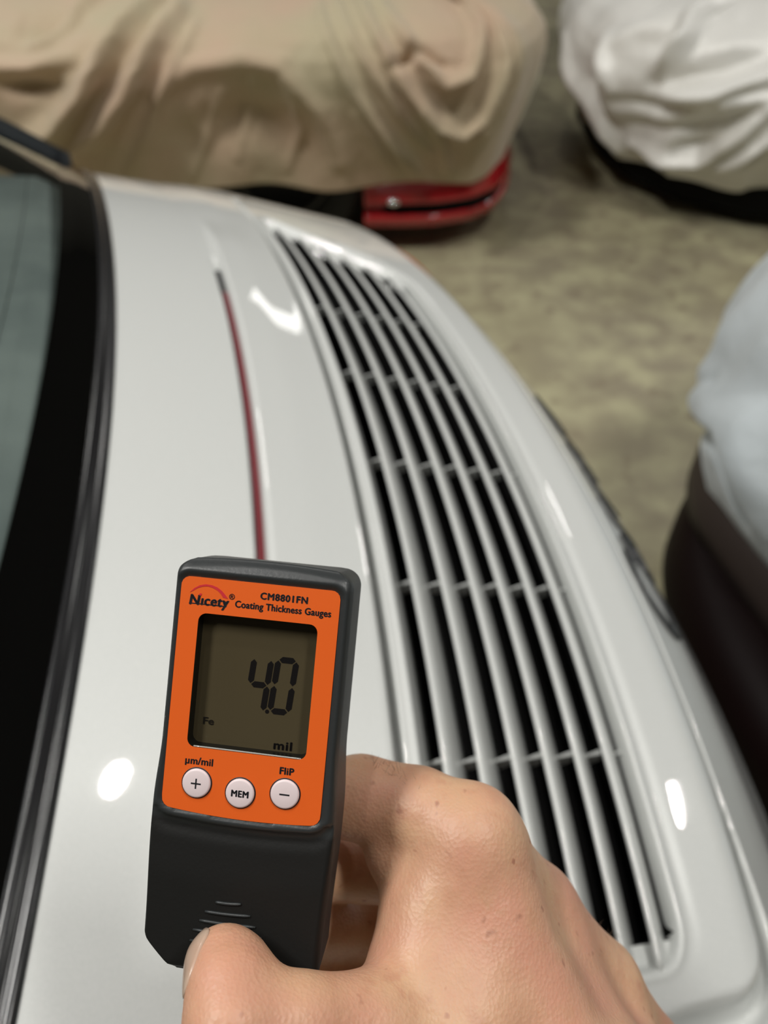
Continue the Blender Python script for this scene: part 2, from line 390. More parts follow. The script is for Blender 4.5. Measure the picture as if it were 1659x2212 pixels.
# ------------------------------------------------------------------ covered cars
def cover(name, path, prof, folds, m, parent=None, ns=260, nt=110, wob=(.0, 1), seed=0, hem_wave=.01, amp=1.5):
    """path: closed-ish plan points (x, y); prof: (inset, z) from hem to top; folds: (polyline in (s, t), width, amplitude)"""
    path = np.array(path, float); seg = np.r_[0, np.cumsum(np.hypot(*np.diff(path, axis=0).T))]; Ls = seg[-1]
    fineS = np.linspace(0, Ls, ns); X = np.interp(fineS, seg, path[:, 0]); Y = np.interp(fineS, seg, path[:, 1])
    for _ in range(10):
        X[1:-1] = (X[:-2]+2*X[1:-1]+X[2:])/4; Y[1:-1] = (Y[:-2]+2*Y[1:-1]+Y[2:])/4
    tx, ty = np.gradient(X), np.gradient(Y); l = np.hypot(tx, ty); nx, ny = ty/l, -tx/l
    prof = np.array(prof, float); tp = np.linspace(0, 1, len(prof)); tt = np.linspace(0, 1, nt)
    ins = np.interp(tt, tp, prof[:, 0]); zz = np.interp(tt, tp, prof[:, 1])
    for _ in range(6):
        ins[1:-1] = (ins[:-2]+2*ins[1:-1]+ins[2:])/4; zz[1:-1] = (zz[:-2]+2*zz[1:-1]+zz[2:])/4
    di, dz = np.gradient(ins), np.gradient(zz); ll = np.hypot(di, dz); on, zn = dz/ll, di/ll       # outward normal in section
    off = np.zeros((ns, nt))
    Sg, Tg = np.meshgrid(fineS, zz, indexing='ij')
    for line, w, a in folds:
        line = np.array(line, float); best = np.full(Sg.shape, 1e9); frac = np.zeros(Sg.shape); n = len(line)-1
        for k in range(n):
            a0, a1 = line[k], line[k+1]; e = a1-a0; q = ((Sg-a0[0])*e[0]+(Tg-a0[1])*e[1])/(e@e+1e-9); q = np.clip(q, 0, 1)
            dist = np.hypot(Sg-a0[0]-q*e[0], Tg-a0[1]-q*e[1]); upd = dist < best
            best = np.where(upd, dist, best); frac = np.where(upd, (k+q)/n, frac)
        off += amp*a*np.exp(-(best/(w*.85))**2)*(.35+.65*np.sin(np.pi*np.clip(frac, .04, .96)))
    r = np.random.default_rng(seed)
    for _ in range(14):
        f1, f2, ph = r.uniform(2, 9)*wob[1], r.uniform(-5, 5)*wob[1], r.uniform(0, 6.3)
        off += wob[0]*np.sin(f1*Sg+f2*Tg+ph)/14*2
    off *= np.clip((1-tt)/.12, 0, 1)[None, :]
    hz = hem_wave*np.sin(fineS*11+seed)[:, None]*np.exp(-tt*9)[None, :]
    PX = X[:, None]-nx[:, None]*(-1)*0+nx[:, None]*(-ins[None, :]+off*on[None, :])
    PY = Y[:, None]+ny[:, None]*(-ins[None, :]+off*on[None, :])
    PZ = zz[None, :]+off*zn[None, :]+hz
    V = np.stack([PX, PY, PZ], -1).reshape(-1, 3)
    o = mesh(name, V, grid_faces(ns, nt), m, parent)
    fix_normals(o)
    md = o.modifiers.new('t', 'SOLIDIFY'); md.thickness = .002; md.offset = -1
    return o, fineS, X, Y

# beige covered car across the aisle (its red bumper shows under the hem)
Y1 = 2.66
path1 = [(-3.2, 2.75), (-2.0, 2.68), (-1.0, Y1), (-.2, Y1), (.20, Y1+.02), (.36, Y1+.07), (.48, Y1+.17), (.555, Y1+.32), (.60, Y1+.55), (.62, Y1+.95), (.60, Y1+1.4), (.5, Y1+1.75)]
prof1 = [(.10, .285), (.088, .33), (.065, .40), (.038, .48), (.012, .57), (.0, .66), (.012, .71), (.05, .755), (.11, .785), (.22, .812), (.38, .84), (.6, .87), (.82, .90)]
def S1(px, py):                     # picture point on the cloth's plane -> (s, z)
    p = at_y(px, py, Y1); 
    return (p.x+3.2+.012, p.z)
def fold1(pts, w, a): return ([S1(*p) for p in pts], w, a)
folds1 = [fold1([(290, 45), (210, 150), (110, 260), (40, 310)], .030, .045), fold1([(350, 60), (300, 150), (220, 250), (140, 340)], .030, .042),
    fold1([(395, 75), (350, 180), (300, 300), (260, 390)], .018, .016), fold1([(200, -10), (120, 60), (60, 110)], .02, .02),
    fold1([(-40, 150), (60, 150), (150, 130)], .025, .02), fold1([(20, 80), (130, 70)], .03, -.02), fold1([(0, 190), (120, 190)], .03, -.02),
    fold1([(330, 200), (400, 150), (520, 135), (600, 150), (680, 240), (730, 360)], .035, .018),
    fold1([(420, 320), (530, 255), (640, 320)], .10, -.030), fold1([(680, 60), (760, 200), (850, 330), (900, 400)], .018, .022), fold1([(720, 50), (830, 200), (930, 350)], .016, .020),
    fold1([(770, 40), (850, 160), (940, 260), (990, 285), (1040, 250), (1090, 150), (1120, 20)], .022, .045),
    fold1([(800, 30), (880, 110), (950, 180), (1010, 170), (1060, 90), (1090, 0)], .020, .03),
    fold1([(840, 150), (900, 120), (950, 150)], .016, -.025), fold1([(900, 230), (960, 330), (985, 400)], .02, .015),
    fold1([(1000, 320), (1060, 290), (1110, 200), (1150, 40)], .018, .028), fold1([(760, 250), (820, 340), (860, 400)], .012, .010),
    fold1([(470, 200), (440, 300), (400, 400)], .014, .010), fold1([(540, 170), (530, 260), (500, 360)], .014, .008), fold1([(620, 200), (640, 300), (610, 390)], .014, .008)]
c1, *_ = cover('car_cover', path1, prof1, folds1, M_beige, None, ns=420, nt=130, wob=(.014, 2.2), seed=3, amp=2.3)
tag(c1, 'beige cloth car cover draped over the red car across the aisle', 'car cover')
red = empty('red_car', (-.8, 3.4, 0)); tag(red, 'red car under the beige cover, only its bumper and wheel showing', 'car')
def skirt(name, path, prof, m, parent, ns=120):
    path = np.array(path, float); seg = np.r_[0, np.cumsum(np.hypot(*np.diff(path, axis=0).T))]; s = np.linspace(0, seg[-1], ns)
    X, Y = np.interp(s, seg, path[:, 0]), np.interp(s, seg, path[:, 1])
    for _ in range(6): X[1:-1] = (X[:-2]+2*X[1:-1]+X[2:])/4; Y[1:-1] = (Y[:-2]+2*Y[1:-1]+Y[2:])/4
    tx, ty = np.gradient(X), np.gradient(Y); l = np.hypot(tx, ty); nx, ny = ty/l, -tx/l
    rings = [[(X[k]-nx[k]*i, Y[k]-ny[k]*i, z) for i, z in prof] for k in range(ns)]
    return loft(name, rings, m, parent)
bp = [(-.075, Y1+.14), (.08, Y1+.14), (.20, Y1+.15), (.34, Y1+.20), (.44, Y1+.29), (.50, Y1+.42), (.54, Y1+.60), (.56, Y1+.95), (.55, Y1+1.4)]
skirt('bumper', bp, [(.04, .10), (.01, .115), (0, .15), (.0, .156), (.02, .158), (.05, .160), (.05, .200), (.018, .202), (.0, .205), (.0, .22), (.03, .33), (.08, .44), (.3, .44), (.3, .10)], M_redpaint, red)
skirt('bumper_slot', [(.0, Y1+.165), (.12, Y1+.166), (.22, Y1+.178), (.34, Y1+.221), (.42, Y1+.295), (.475, Y1+.42)], [(.0, .160), (-.008, .161), (-.008, .199), (.0, .200), (.03, .200), (.03, .160)], M_dark, red)
pm = Vector((.036, Y1+.135, .216))
tag(loft('side_marker', [[pm+Vector((math.cos(t)*.024*k, -dy, math.sin(t)*.013*k)) for t in np.linspace(0, 2*math.pi, 16, endpoint=False)] for k, dy in ((1, -.02), (1, .004), (.8, .011), (.4, .014))], M_chrome, red), 'small clear marker lens')
tyre('tyre', (-.38, Y1+.30, .31), (0, 1, 0), .31, .22, red)
loft('wheel_rim', [[(-.38+math.cos(t)*r, Y1+.10+dy, .31+math.sin(t)*r) for t in np.linspace(0, 2*math.pi, 28, endpoint=False)] for r, dy in ((.19, .12), (.185, .10), (.165, .125), (.06, .15), (.03, .14))], mat('dark_rim', (.03, .03, .03), .4, .5), red)
loft('underbody', [[(-3, Y1+.35, z), (.42, Y1+.35, z), (.42, Y1+1.5, z), (-3, Y1+1.5, z)] for z in (.18, .62)], M_dark, red, smooth=False)
skirt('sill', [(-3.0, Y1+.14), (-1.2, Y1+.14), (-.72, Y1+.14)], [(.02, .12), (0, .15), (0, .26), (.06, .38), (.2, .38), (.2, .12)], M_redpaint, red)
tyre('tyre', (-2.7, Y1+.20, .31), (0, 1, 0), .31, .22, red)

# silver covered car, upper right
path2 = [(1.41, 6.1), (1.08, 5.1), (.87, 4.3), (.82, 3.8), (.88, 3.36), (1.08, 3.06), (1.40, 2.88), (1.84, 2.80), (2.34, 2.86), (2.79, 3.1), (3.04, 3.6), (3.09, 4.5), (3.04, 5.9)]
prof2 = [(.15, .17), (.12, .21), (.085, .28), (.04, .35), (.01, .43), (.0, .52), (.02, .60), (.07, .67), (.15, .72), (.28, .765), (.45, .80), (.65, .83), (.8, .85)]
p2 = np.array(path2); L2 = np.r_[0, np.cumsum(np.hypot(*np.diff(p2, axis=0).T))]
def S2(px, py):
    best = None
    d = ray(px, py)
    for s in np.linspace(1.5, L2[-1]-2.2, 260):
        x, y = np.interp(s, L2, p2[:, 0]), np.interp(s, L2, p2[:, 1]); q = Vector((0, 0, H))+d*(y/d.y); e = abs(q.x-x)
        if best is None or e < best[0]-1e-4: best = (e, s, q.z)
    return best[1:]
def fold2(pts, w, a): return ([S2(*p) for p in pts], w, a)
folds2 = [fold2([(1225, 80), (1240, 160), (1270, 260), (1290, 330)], .035, .04), fold2([(1300, 90), (1320, 190)], .04, .03), fold2([(1265, 180), (1310, 290)], .04, -.03),
    fold2([(1440, 30), (1460, 100), (1420, 160)], .04, .04), fold2([(1500, 80), (1420, 140)], .03, .02), fold2([(1659, 120), (1560, 150), (1470, 170), (1400, 180)], .04, -.035),
    fold2([(1430, 205), (1550, 205), (1659, 170)], .03, .045), fold2([(1330, 220), (1420, 240), (1540, 235)], .03, -.03), fold2([(1480, 245), (1580, 225), (1659, 215)], .025, .03),
    fold2([(1310, 270), (1400, 290), (1500, 280), (1580, 250)], .04, -.03), fold2([(1330, 320), (1400, 345), (1500, 355), (1600, 290), (1659, 240)], .028, .045),
    fold2([(1450, 330), (1540, 320)], .03, -.02), fold2([(1500, 385), (1600, 345), (1659, 310)], .025, .04), fold2([(1580, 370), (1659, 345)], .02, -.03),
    fold2([(1300, 90), (1400, 60), (1560, 60)], .05, .02)]
c2, *_ = cover('car_cover', path2, prof2, folds2, M_silver, None, ns=620, nt=120, wob=(.018, 2.4), seed=5)
tag(c2, 'crumpled silver car cover on the rounded car at the upper right', 'car cover')
car2 = empty('parked_car', (1.9, 4.8, 0)); tag(car2, 'car hidden under the crumpled silver cover, dark bumper edge below the hem', 'car')
skirt('bumper', [(1.0, 4.2), (1.0, 3.7), (1.08, 3.42), (1.26, 3.18), (1.50, 3.02), (1.87, 2.96), (2.32, 3.01), (2.67, 3.28), (2.82, 3.7)], [(.05, .05), (.0, .09), (0, .3), (.1, .4), (.3, .4), (.3, .05)], M_dark, car2)
loft('underbody', [[(1.25, 4.0, z), (2.6, 4.0, z), (2.8, 6.5, z), (1.4, 6.5, z)] for z in (.12, .62)], M_dark, car2, smooth=False)
tyre('tyre', (1.26, 4.4, .31), (1, .0, 0), .31, .2, car2); tyre('tyre', (2.74, 4.4, .31), (1, 0, 0), .31, .2, car2)

# pale grey covered car at the right, close behind the silver car
path3 = [(2.6, 1.98), (1.9, 1.95), (1.35, 1.86), (.98, 1.68), (.74, 1.45), (.62, 1.25), (.585, 1.10), (.605, .96), (.66, .76), (.74, .52), (.90, .30), (1.3, .12), (1.9, .05), (2.6, .04)]
prof3 = [(.10, .29), (.08, .32), (.045, .38), (.015, .45), (.0, .52), (.015, .60), (.05, .68), (.09, .75), (.15, .82), (.23, .885), (.36, .93), (.55, .96), (.7, .97)]
p3 = np.array(path3); L3 = np.r_[0, np.cumsum(np.hypot(*np.diff(p3, axis=0).T))]
def S3(px, py):
    best = None
    d = ray(px, py)
    for k in np.linspace(1.6, 4.2, 400):
        x, y = np.interp(k, L3, p3[:, 0]), np.interp(k, L3, p3[:, 1]); q = Vector((0, 0, H))+d*(y/d.y); e = abs(q.x-x)
        if q.z < .9 and q.z > .2 and (best is None or e < best[0]-1e-4): best = (e, k, q.z)
    return best[1:]
def fold3(pts, w, a): return ([S3(*p) for p in pts], w, a)
folds3 = [fold3([(1510, 820), (1518, 880), (1536, 960), (1556, 1040), (1578, 1120)], .022, -.020),
    fold3([(1560, 800), (1590, 950), (1640, 1120)], .06, .010), fold3([(1560, 720), (1630, 860), (1659, 1000)], .05, -.010)]
c3, *_ = cover('car_cover', path3, prof3, folds3, M_greyc, None, ns=760, nt=150, wob=(.014, 2.6), seed=9)
tag(c3, 'pale blue grey car cover on the car at the right frame edge', 'car cover')
car3 = empty('parked_car', (1.6, 1.0, 0)); tag(car3, 'car hidden under the pale grey cover at the right frame edge', 'car')
skirt('bumper', [(2.0, 1.88), (1.35, 1.76), (1.01, 1.6), (.78, 1.40), (.67, 1.22), (.635, 1.09), (.65, .97), (.69, .79), (.76, .57), (.92, .38), (1.9, .16)], [(.05, .24), (.0, .25), (0, .30), (.06, .42), (.25, .42), (.25, .24)], M_brown, car3)
skirt('lower_bumper', [(2.0, 1.80), (1.4, 1.70), (1.05, 1.55), (.80, 1.36), (.67, 1.20), (.615, 1.09), (.592, .98), (.585, .80), (.61, .62), (.66, .45), (.85, .28), (1.9, .20)], [(.08, .03), (.02, .06), (0, .12), (.0, .19), (.02, .235), (.06, .262), (.2, .262), (.2, .03)], M_maroon, car3)
loft('underbody', [[(.9, .5, z), (.9, 1.45, z), (2.5, 1.8, z), (2.5, .2, z)] for z in (.16, .6)], M_dark, car3, smooth=False)
tyre('tyre', (1.25, 1.48, .3), (0, 1, 0), .3, .2, car3); tyre('tyre', (1.45, .40, .3), (0, 1, 0), .3, .2, car3)

# ------------------------------------------------------------------ thickness gauge
RO = math.radians(5.3); YW = math.radians(5)
ex0 = Vector((math.cos(RO), -math.sin(RO), 0)); ey = Vector((math.sin(RO), math.cos(RO), 0)); tz = Vector((0, 0, 1))
ex = ex0*math.cos(YW)+tz*math.sin(YW); ez = tz*math.cos(YW)-ex0*math.sin(YW)
GD = .2095
GC = Vector(((545-829.5)/FPX*GD, -(1640-1106)/FPX*GD, -GD))
def g(x, y, z=0):                    # gauge millimetres -> world
    return CW @ (GC+(ex*x+ey*y+ez*z)*.001)
def GP(px, py, z=0):                 # picture point -> gauge millimetres on the plane z
    d = Vector(((px-829.5)/FPX, -(py-1106)/FPX, -1)); o = GC+ez*z*.001
    t = o.dot(ez)/d.dot(ez); q = d*t-GC
    return (q.dot(ex)*1000, q.dot(ey)*1000)
gauge = empty('thickness_gauge', g(0, 0, -24)); tag(gauge, 'orange and charcoal handheld coating gauge showing 4.0 on its screen', 'gauge')
def rrect(x0, y0, x1, y1, r, n=8):
    P_ = []
    for cx_, cy_, a0 in ((x1-r, y1-r, 0), (x0+r, y1-r, 90), (x0+r, y0+r, 180), (x1-r, y0+r, 270)):
        for k in range(n+1):
            a = math.radians(a0+90*k/n); P_.append((cx_+r*math.cos(a), cy_+r*math.sin(a)))
    return P_
pTL, pTR, pBR, pBL = GP(392, 1243), GP(740, 1277), GP(688, 1783), GP(345, 1740)
PX0, PX1 = (pTL[0]+pBL[0])/2, (pTR[0]+pBR[0])/2; PY1 = (pTL[1]+pTR[1])/2; PY0 = (pBR[1]+pBL[1])/2
sTL, sTR, sBR, sBL = GP(430, 1323), GP(688, 1352), GP(658, 1645), GP(400, 1612)
SX0, SX1 = (sTL[0]+sBL[0])/2, (sTR[0]+sBR[0])/2; SY1 = (sTL[1]+sTR[1])/2; SY0 = (sBR[1]+sBL[1])/2
oTop = (GP(395, 1207)[1]+GP(750, 1240)[1])/2; oL = GP(352, 1500)[0]; oR = GP(757, 1500)[0]-2.0
oBot = GP(560, 2128)[1]
cxm, hw = (oL+oR)/2, (oR-oL)/2
def halfw(y, side=0):
    w = hw+1.0*sm(-y, -4, 16)-1.0*sm(-y, 22, 55)
    r = 5.0; t = y-(oTop-r)
    if t > 0: w -= r-math.sqrt(max(r*r-t*t, 0))
    c_, k_ = (9.5, 1.15) if side < 0 else (4.5, .75)          # the left bottom corner is cut further up than the right one
    t = (oBot+c_)-y
    if t > 0: w -= (t*t/(t+1.6))*k_
    return w
def panel_sd(x, y):
    y0 = PY0-1.6*(1-((x-cxm)/hw)**2); r = 2.6
    qx = abs(x-(PX0+PX1)/2)-(PX1-PX0)/2+r; qy = abs(y-(PY1+y0)/2)-(PY1-y0)/2+r
    return math.hypot(max(qx, 0), max(qy, 0))+min(max(qx, qy), 0)-r
def front(x, y):
    s = panel_sd(x, y)
    z = -.9+1.0*math.exp(-((s-1.8)/1.3)**2) if s > 0 else -1.0
    if s > 0 and y < PY0: z = -.9+1.0*math.exp(-((s-1.2)/1.1)**2)-.9*math.exp(-((s-4.5)/2.2)**2)+.9*float(sm(s, 6, 20))
    if SX0-.3 < x < SX1+.3 and SY0-.3 < y < SY1+.3: z = -6.6
    return z
rows = [oBot+.02, oBot+.4, oBot+1, oBot+2]+list(np.arange(oBot+3, oTop-6, .8))+list(np.arange(oTop-6, oTop-.2, .5))+[oTop-.08]
nF = 84; rings = []
for y in rows:
    w = halfw(y); wl, wr = halfw(y, -1), halfw(y, 1); tq = sm(oTop-y, 0, 2.5)*sm(y-oBot, 0, 2.5); loop = []
    for k in range(nF):
        x = -wl+1.4+(wl+wr-2.8)*k/(nF-1); ya = y+1.3*(1-(x/hw)**2)*sm(y, 0, 55)-(1.2*(1-(x/hw)**2)*0)
        loop.append(g(cxm+x, ya, front(cxm+x, ya)-(1-tq)*2.2))
    for x, z in [(wr-.6, -1.4), (wr-.15, -2.4), (wr, -4), (wr, -20), (wr-.5, -23), (wr-3, -25)]: loop.append(g(cxm+x, y, z-(1-tq)*(2 if z > -5 else -1)))
    for x, z in [(-wl+3, -25), (-wl+.5, -23), (-wl, -20), (-wl, -4), (-wl+.15, -2.4), (-wl+.6, -1.4)]: loop.append(g(cxm+x, y, z-(1-tq)*(2 if z > -5 else -1)))
    rings.append(loop)
body = loft('case', rings, M_plastic, gauge)
_inv = CW.inverted(); att = body.data.attributes.new('door', 'FLOAT', 'POINT')
for v in body.data.vertices:
    q = (_inv @ v.co)-GC; x_, y_, z_ = q.dot(ex)*1000, q.dot(ey)*1000, q.dot(ez)*1000
    att.data[v.index].value = float(np.clip((PY0-3.6-1.6*(1-((x_-cxm)/hw)**2)-y_)/1.6+.5, 0, 1)*np.clip((z_+3.5)/1.5, 0, 1))
t_ = M_plastic.node_tree; b_ = t_.nodes['Principled BSDF']; at_ = t_.nodes.new('ShaderNodeAttribute'); at_.attribute_name = 'door'
for sock, lo_, hi_ in (('Base Color', (.024, .027, .028, 1), (.0095, .0095, .009, 1)), ('Roughness', .42, .56), ('Specular IOR Level', .5, .22)):
    mx_ = t_.nodes.new('ShaderNodeMix'); mx_.data_type = 'RGBA' if sock == 'Base Color' else 'FLOAT'; t_.links.new(at_.outputs['Fac'], mx_.inputs[0])
    a_i, b_i, o_i = (6, 7, 2) if sock == 'Base Color' else (2, 3, 0)
    mx_.inputs[a_i].default_value = lo_; mx_.inputs[b_i].default_value = hi_; t_.links.new(mx_.outputs[o_i], b_.inputs[sock])
# orange face plate with the screen opening
def outer_panel(n=120):
    out = []; cx_, cy_ = (SX0+SX1)/2, (SY0+SY1)/2
    for k in range(n):
        a = 2*math.pi*k/n; lo, hi = 0, 90
        for _ in range(40):
            m_ = (lo+hi)/2
            if panel_sd(cx_+m_*math.cos(a), cy_+m_*math.sin(a)) < -.12: lo = m_
            else: hi = m_
        out.append((cx_+lo*math.cos(a), cy_+lo*math.sin(a)))
    return out
def inner_screen(n=120, inset=0.0, r=2.4):
    out = []; cx_, cy_ = (SX0+SX1)/2, (SY0+SY1)/2; bx, by = (SX1-SX0)/2-inset, (SY1-SY0)/2-inset
    for k in range(n):
        a = 2*math.pi*k/n; lo, hi = 0, 60
        for _ in range(40):
            m_ = (lo+hi)/2; qx = abs(m_*math.cos(a))-bx+r; qy = abs(m_*math.sin(a))-by+r
            if math.hypot(max(qx, 0), max(qy, 0))+min(max(qx, qy), 0)-r < 0: lo = m_
            else: hi = m_
        out.append((cx_+lo*math.cos(a), cy_+lo*math.sin(a)))
    return out
# angles that hit the four outer corners well
OP, IS = outer_panel(240), inner_screen(240); IS2 = inner_screen(240, .15)
rg = [[g(x, y, -1.2) for x, y in OP], [g(x, y, -.55) for x, y in OP], [g(x, y, -.5) for x, y in IS], [g(x, y, -1.4) for x, y in IS]]
o = loft('face_plate', rg, M_orange, gauge, cap=False, smooth=False); tag(o, 'orange face plate')
rg = [[g(x, y, -.62) for x, y in IS], [g(x, y, -6.2) for x, y in IS2], ]
tag(loft('screen_bezel', rg, M_bezel, gauge, cap=False), 'black recessed screen surround')
lcd = mesh('screen', [g(x, y, -5.0) for x, y in IS], [tuple(range(240))], M_lcd, gauge, False); tag(lcd, 'dark olive display')
# glint on the lower lip of the screen window, put in as a pale strip
ln = [g(x, SY0+.25, -.75) for x in np.linspace(SX0+2, SX1-1.4, 20)]
tube('lip_glint', ln, .00022, M_glint, gauge, 6)
def plate(name, polys, z, th, m, parent=None):
    V = []; F = []
    for poly in polys:
        n = len(poly); b = len(V)
        V += [g(x, y, z+th) for x, y in poly]+[g(x, y, z) for x, y in poly]
        F.append(tuple(range(b, b+n)))
        F += [(b+k, b+(k+1) % n, b+n+(k+1) % n, b+n+k) for k in range(n)]
    o = mesh(name, V, F, m, parent or gauge, False); fix_normals(o); return o
def seg7(cx_, cy_, w, h, on, sl, t=1.15, gap=.25):
    """seven-segment digit, slanted; top half and bottom half"""
    def X(x, y): return (cx_+x+sl*y, cy_+y)
    hw_, hh = w/2, h/2; P_ = []
    def hor(y): return [X(-hw_+gap+t*.5, y+t/2), X(hw_-gap-t*.5, y+t/2), X(hw_-gap, y), X(hw_-gap-t*.5, y-t/2), X(-hw_+gap+t*.5, y-t/2), X(-hw_+gap, y)]
    def ver(x, y0, y1): return [X(x, y1-gap), X(x+t/2, y1-gap-t*.5), X(x+t/2, y0+gap+t*.5), X(x, y0+gap), X(x-t/2, y0+gap+t*.5), X(x-t/2, y1-gap-t*.5)]
    d = {'a': hor(hh), 'g': hor(0), 'd': hor(-hh), 'f': ver(-hw_, 0, hh), 'b': ver(hw_, 0, hh), 'e': ver(-hw_, -hh, 0), 'c': ver(hw_, -hh, 0)}
    return [d[k] for k in on]
def gp(px, py, z=-5): return GP(px, py, z)
a = gp(563, 1480); b = gp(617, 1481)
# digits measured from the picture
q4 = seg7(*gp(559, 1479), 5.0, 15.0, 'fgbc', .075, 1.75); q0 = seg7(*gp(612, 1482), 5.3, 15.0, 'afbedc', .075, 1.75)
dot = gp(577, 1537); 
plate('digit', q4, -4.98, .06, M_seg); plate('digit', q0, -4.98, .06, M_seg)
plate('decimal_point', [[(dot[0]+.6*math.cos(t), dot[1]+.6*math.sin(t)) for t in np.linspace(0, 2*math.pi, 14, endpoint=False)]], -4.98, .06, M_seg)
def text(name, s, px, py, size, m, z, bold=.0, shear=0, sx=1, parent=None, align='CENTER', rot=0, font=None, sp=1.0):
    c = bpy.data.curves.new(name, 'FONT'); c.body = s; c.size = size; c.shear = shear; c.align_x = align; c.align_y = 'CENTER'; c.resolution_u = 4; c.space_character = sp; c.extrude = .04
    to = bpy.data.objects.new(name, c); COL.objects.link(to); bpy.context.view_layer.update()
    me = bpy.data.meshes.new_from_object(to.evaluated_get(bpy.context.evaluated_depsgraph_get())); bpy.data.objects.remove(to)
    x0, y0 = GP(px, py, z); cr, sr = math.cos(rot), math.sin(rot); V, F = [], []
    for dx, dy in ((-bold, 0), (bold, 0), (0, bold*.6), (0, -bold*.6)) if bold else ((0, 0),):
        b0 = len(V)
        for v in me.vertices:
            x, y = v.co.x*sx+dx, v.co.y+dy
            V.append(g(x0+x*cr-y*sr, y0+x*sr+y*cr, z+v.co.z))
        F += [tuple(b0+k for k in p.vertices) for p in me.polygons]
    return mesh(name, V, F, m, parent or gauge, False)
ZP = -.47
text('model_text', 'CM8801FN', 614, 1293, 2.7, M_ink, ZP, .13, 0, .98, sp=1.14)
text('title_text', 'Coating Thickness Gauges', 611, 1316, 2.75, M_ink, ZP, .10, 0, .90, sp=1.05)
text('brand_text', 'N', 420, 1296, 4.1, M_ink, ZP, .20, .1, 1.0)
text('brand_text', '\u0131cety', 463, 1300, 4.0, M_ink, ZP, .18, .08, .98, sp=1.08)
text('registered_mark', '\u00ae', 501, 1290, 2.2, M_ink, ZP, .03)
x0, y0 = GP(408, 1303, ZP); x1, _ = GP(489, 1311, ZP)
plate('brand_underline', [[(x0, y0), (x1, y0), (x1+.15, y0+1.6), (x1-.45, y0+1.6), (x1-.5, y0+.3-.9+.9), (x0, y0+.3)]], ZP-.02, .04, M_ink)
dotx = GP(433, 1284, ZP)
plate('brand_dot', [[(dotx[0]-.3, dotx[1]-.3), (dotx[0]+.35, dotx[1]-.3), (dotx[0]+.4, dotx[1]+.3), (dotx[0]-.25, dotx[1]+.3)]], ZP, .06, M_redink)
up = [(410, 1279), (420, 1270), (432, 1264), (445, 1262), (458, 1264), (470, 1269), (480, 1277), (488, 1287), (493, 1294)]
dn = [(482, 1291), (477, 1283), (470, 1276), (460, 1270), (449, 1266.5), (438, 1267), (427, 1270), (417, 1276)]
plate('logo_arc', [[GP(*p, ZP) for p in up+dn]], ZP-.03, .05, M_redink)
text('unit_text', '\u00b5m/mil', 430, 1645, 2.9, M_ink, ZP, .09, 0, 1.0, sp=1.04)
text('flip_text', 'FliP', 619, 1667, 2.8, M_ink, ZP, .12, 0, 1.0, sp=1.06)
text('lcd_text', 'Fe', 450, 1558, 2.9, M_segf, -4.9, .10, 0, 1.25)
text('lcd_text', 'mil', 611, 1612, 3.5, M_seg, -4.9, .14, 0, 1.25, sp=1.1)
for px, py, s in ((424, 1692, '+'), (518, 1714, 'MEM'), (615, 1716, '-')):
    x, y = GP(px, py, 0); n = 36; R_ = 4.12
    rg = [[g(x+math.cos(t)*r, y+math.sin(t)*r, z) for t in np.linspace(0, 2*math.pi, n, endpoint=False)] for r, z in ((R_, -1.2), (R_, -.05), (R_-.2, .22), (R_-.6, .34), (1.2, .40))]
    b = loft('button', rg, M_btn, gauge)
    rg = [[g(x+math.cos(t)*r, y+math.sin(t)*r, z) for t in np.linspace(0, 2*math.pi, n, endpoint=False)] for r, z in ((R_+.34, -.9), (R_+.34, -.40), (R_+.02, -.38), (R_+.0, -.9))]
    loft('button_ring', rg, M_ink, b, cap=False)
    if s == 'MEM': text('button_text', s, px, py+2, 2.6, M_ink, .40, .13, 0, .92, b, sp=1.1)
    else:
        L_ = 1.45; w_ = .22
        ps = [[(x-L_, y-w_), (x+L_, y-w_), (x+L_, y+w_), (x-L_, y+w_)]]
        if s == '+': ps += [[(x-w_, y-L_), (x+w_, y-L_), (x+w_, y+L_), (x-w_, y+L_)]]
        plate('button_sign', ps, .36, .07, M_ink, b)
for (xa, ya), (xb, yb) in (((466, 1948), (521, 1953)), ((443, 1968), (541, 1979)), ((431, 1987), (552, 2003)), ((417, 2007), (565, 2026)), ((410, 2030), (575, 2050))):
    pa, pb = GP(xa, ya), GP(xb, yb)
    tube('grip_bar', [g(pa[0]+(pb[0]-pa[0])*t, pa[1]+(pb[1]-pa[1])*t-.2*math.sin(math.pi*t), front((pa[0]+pb[0])/2, (pa[1]+pb[1])/2)+.12) for t in np.linspace(0, 1, 9)], [.0003]+[.00045]*7+[.0003], M_plastic, gauge, 8)

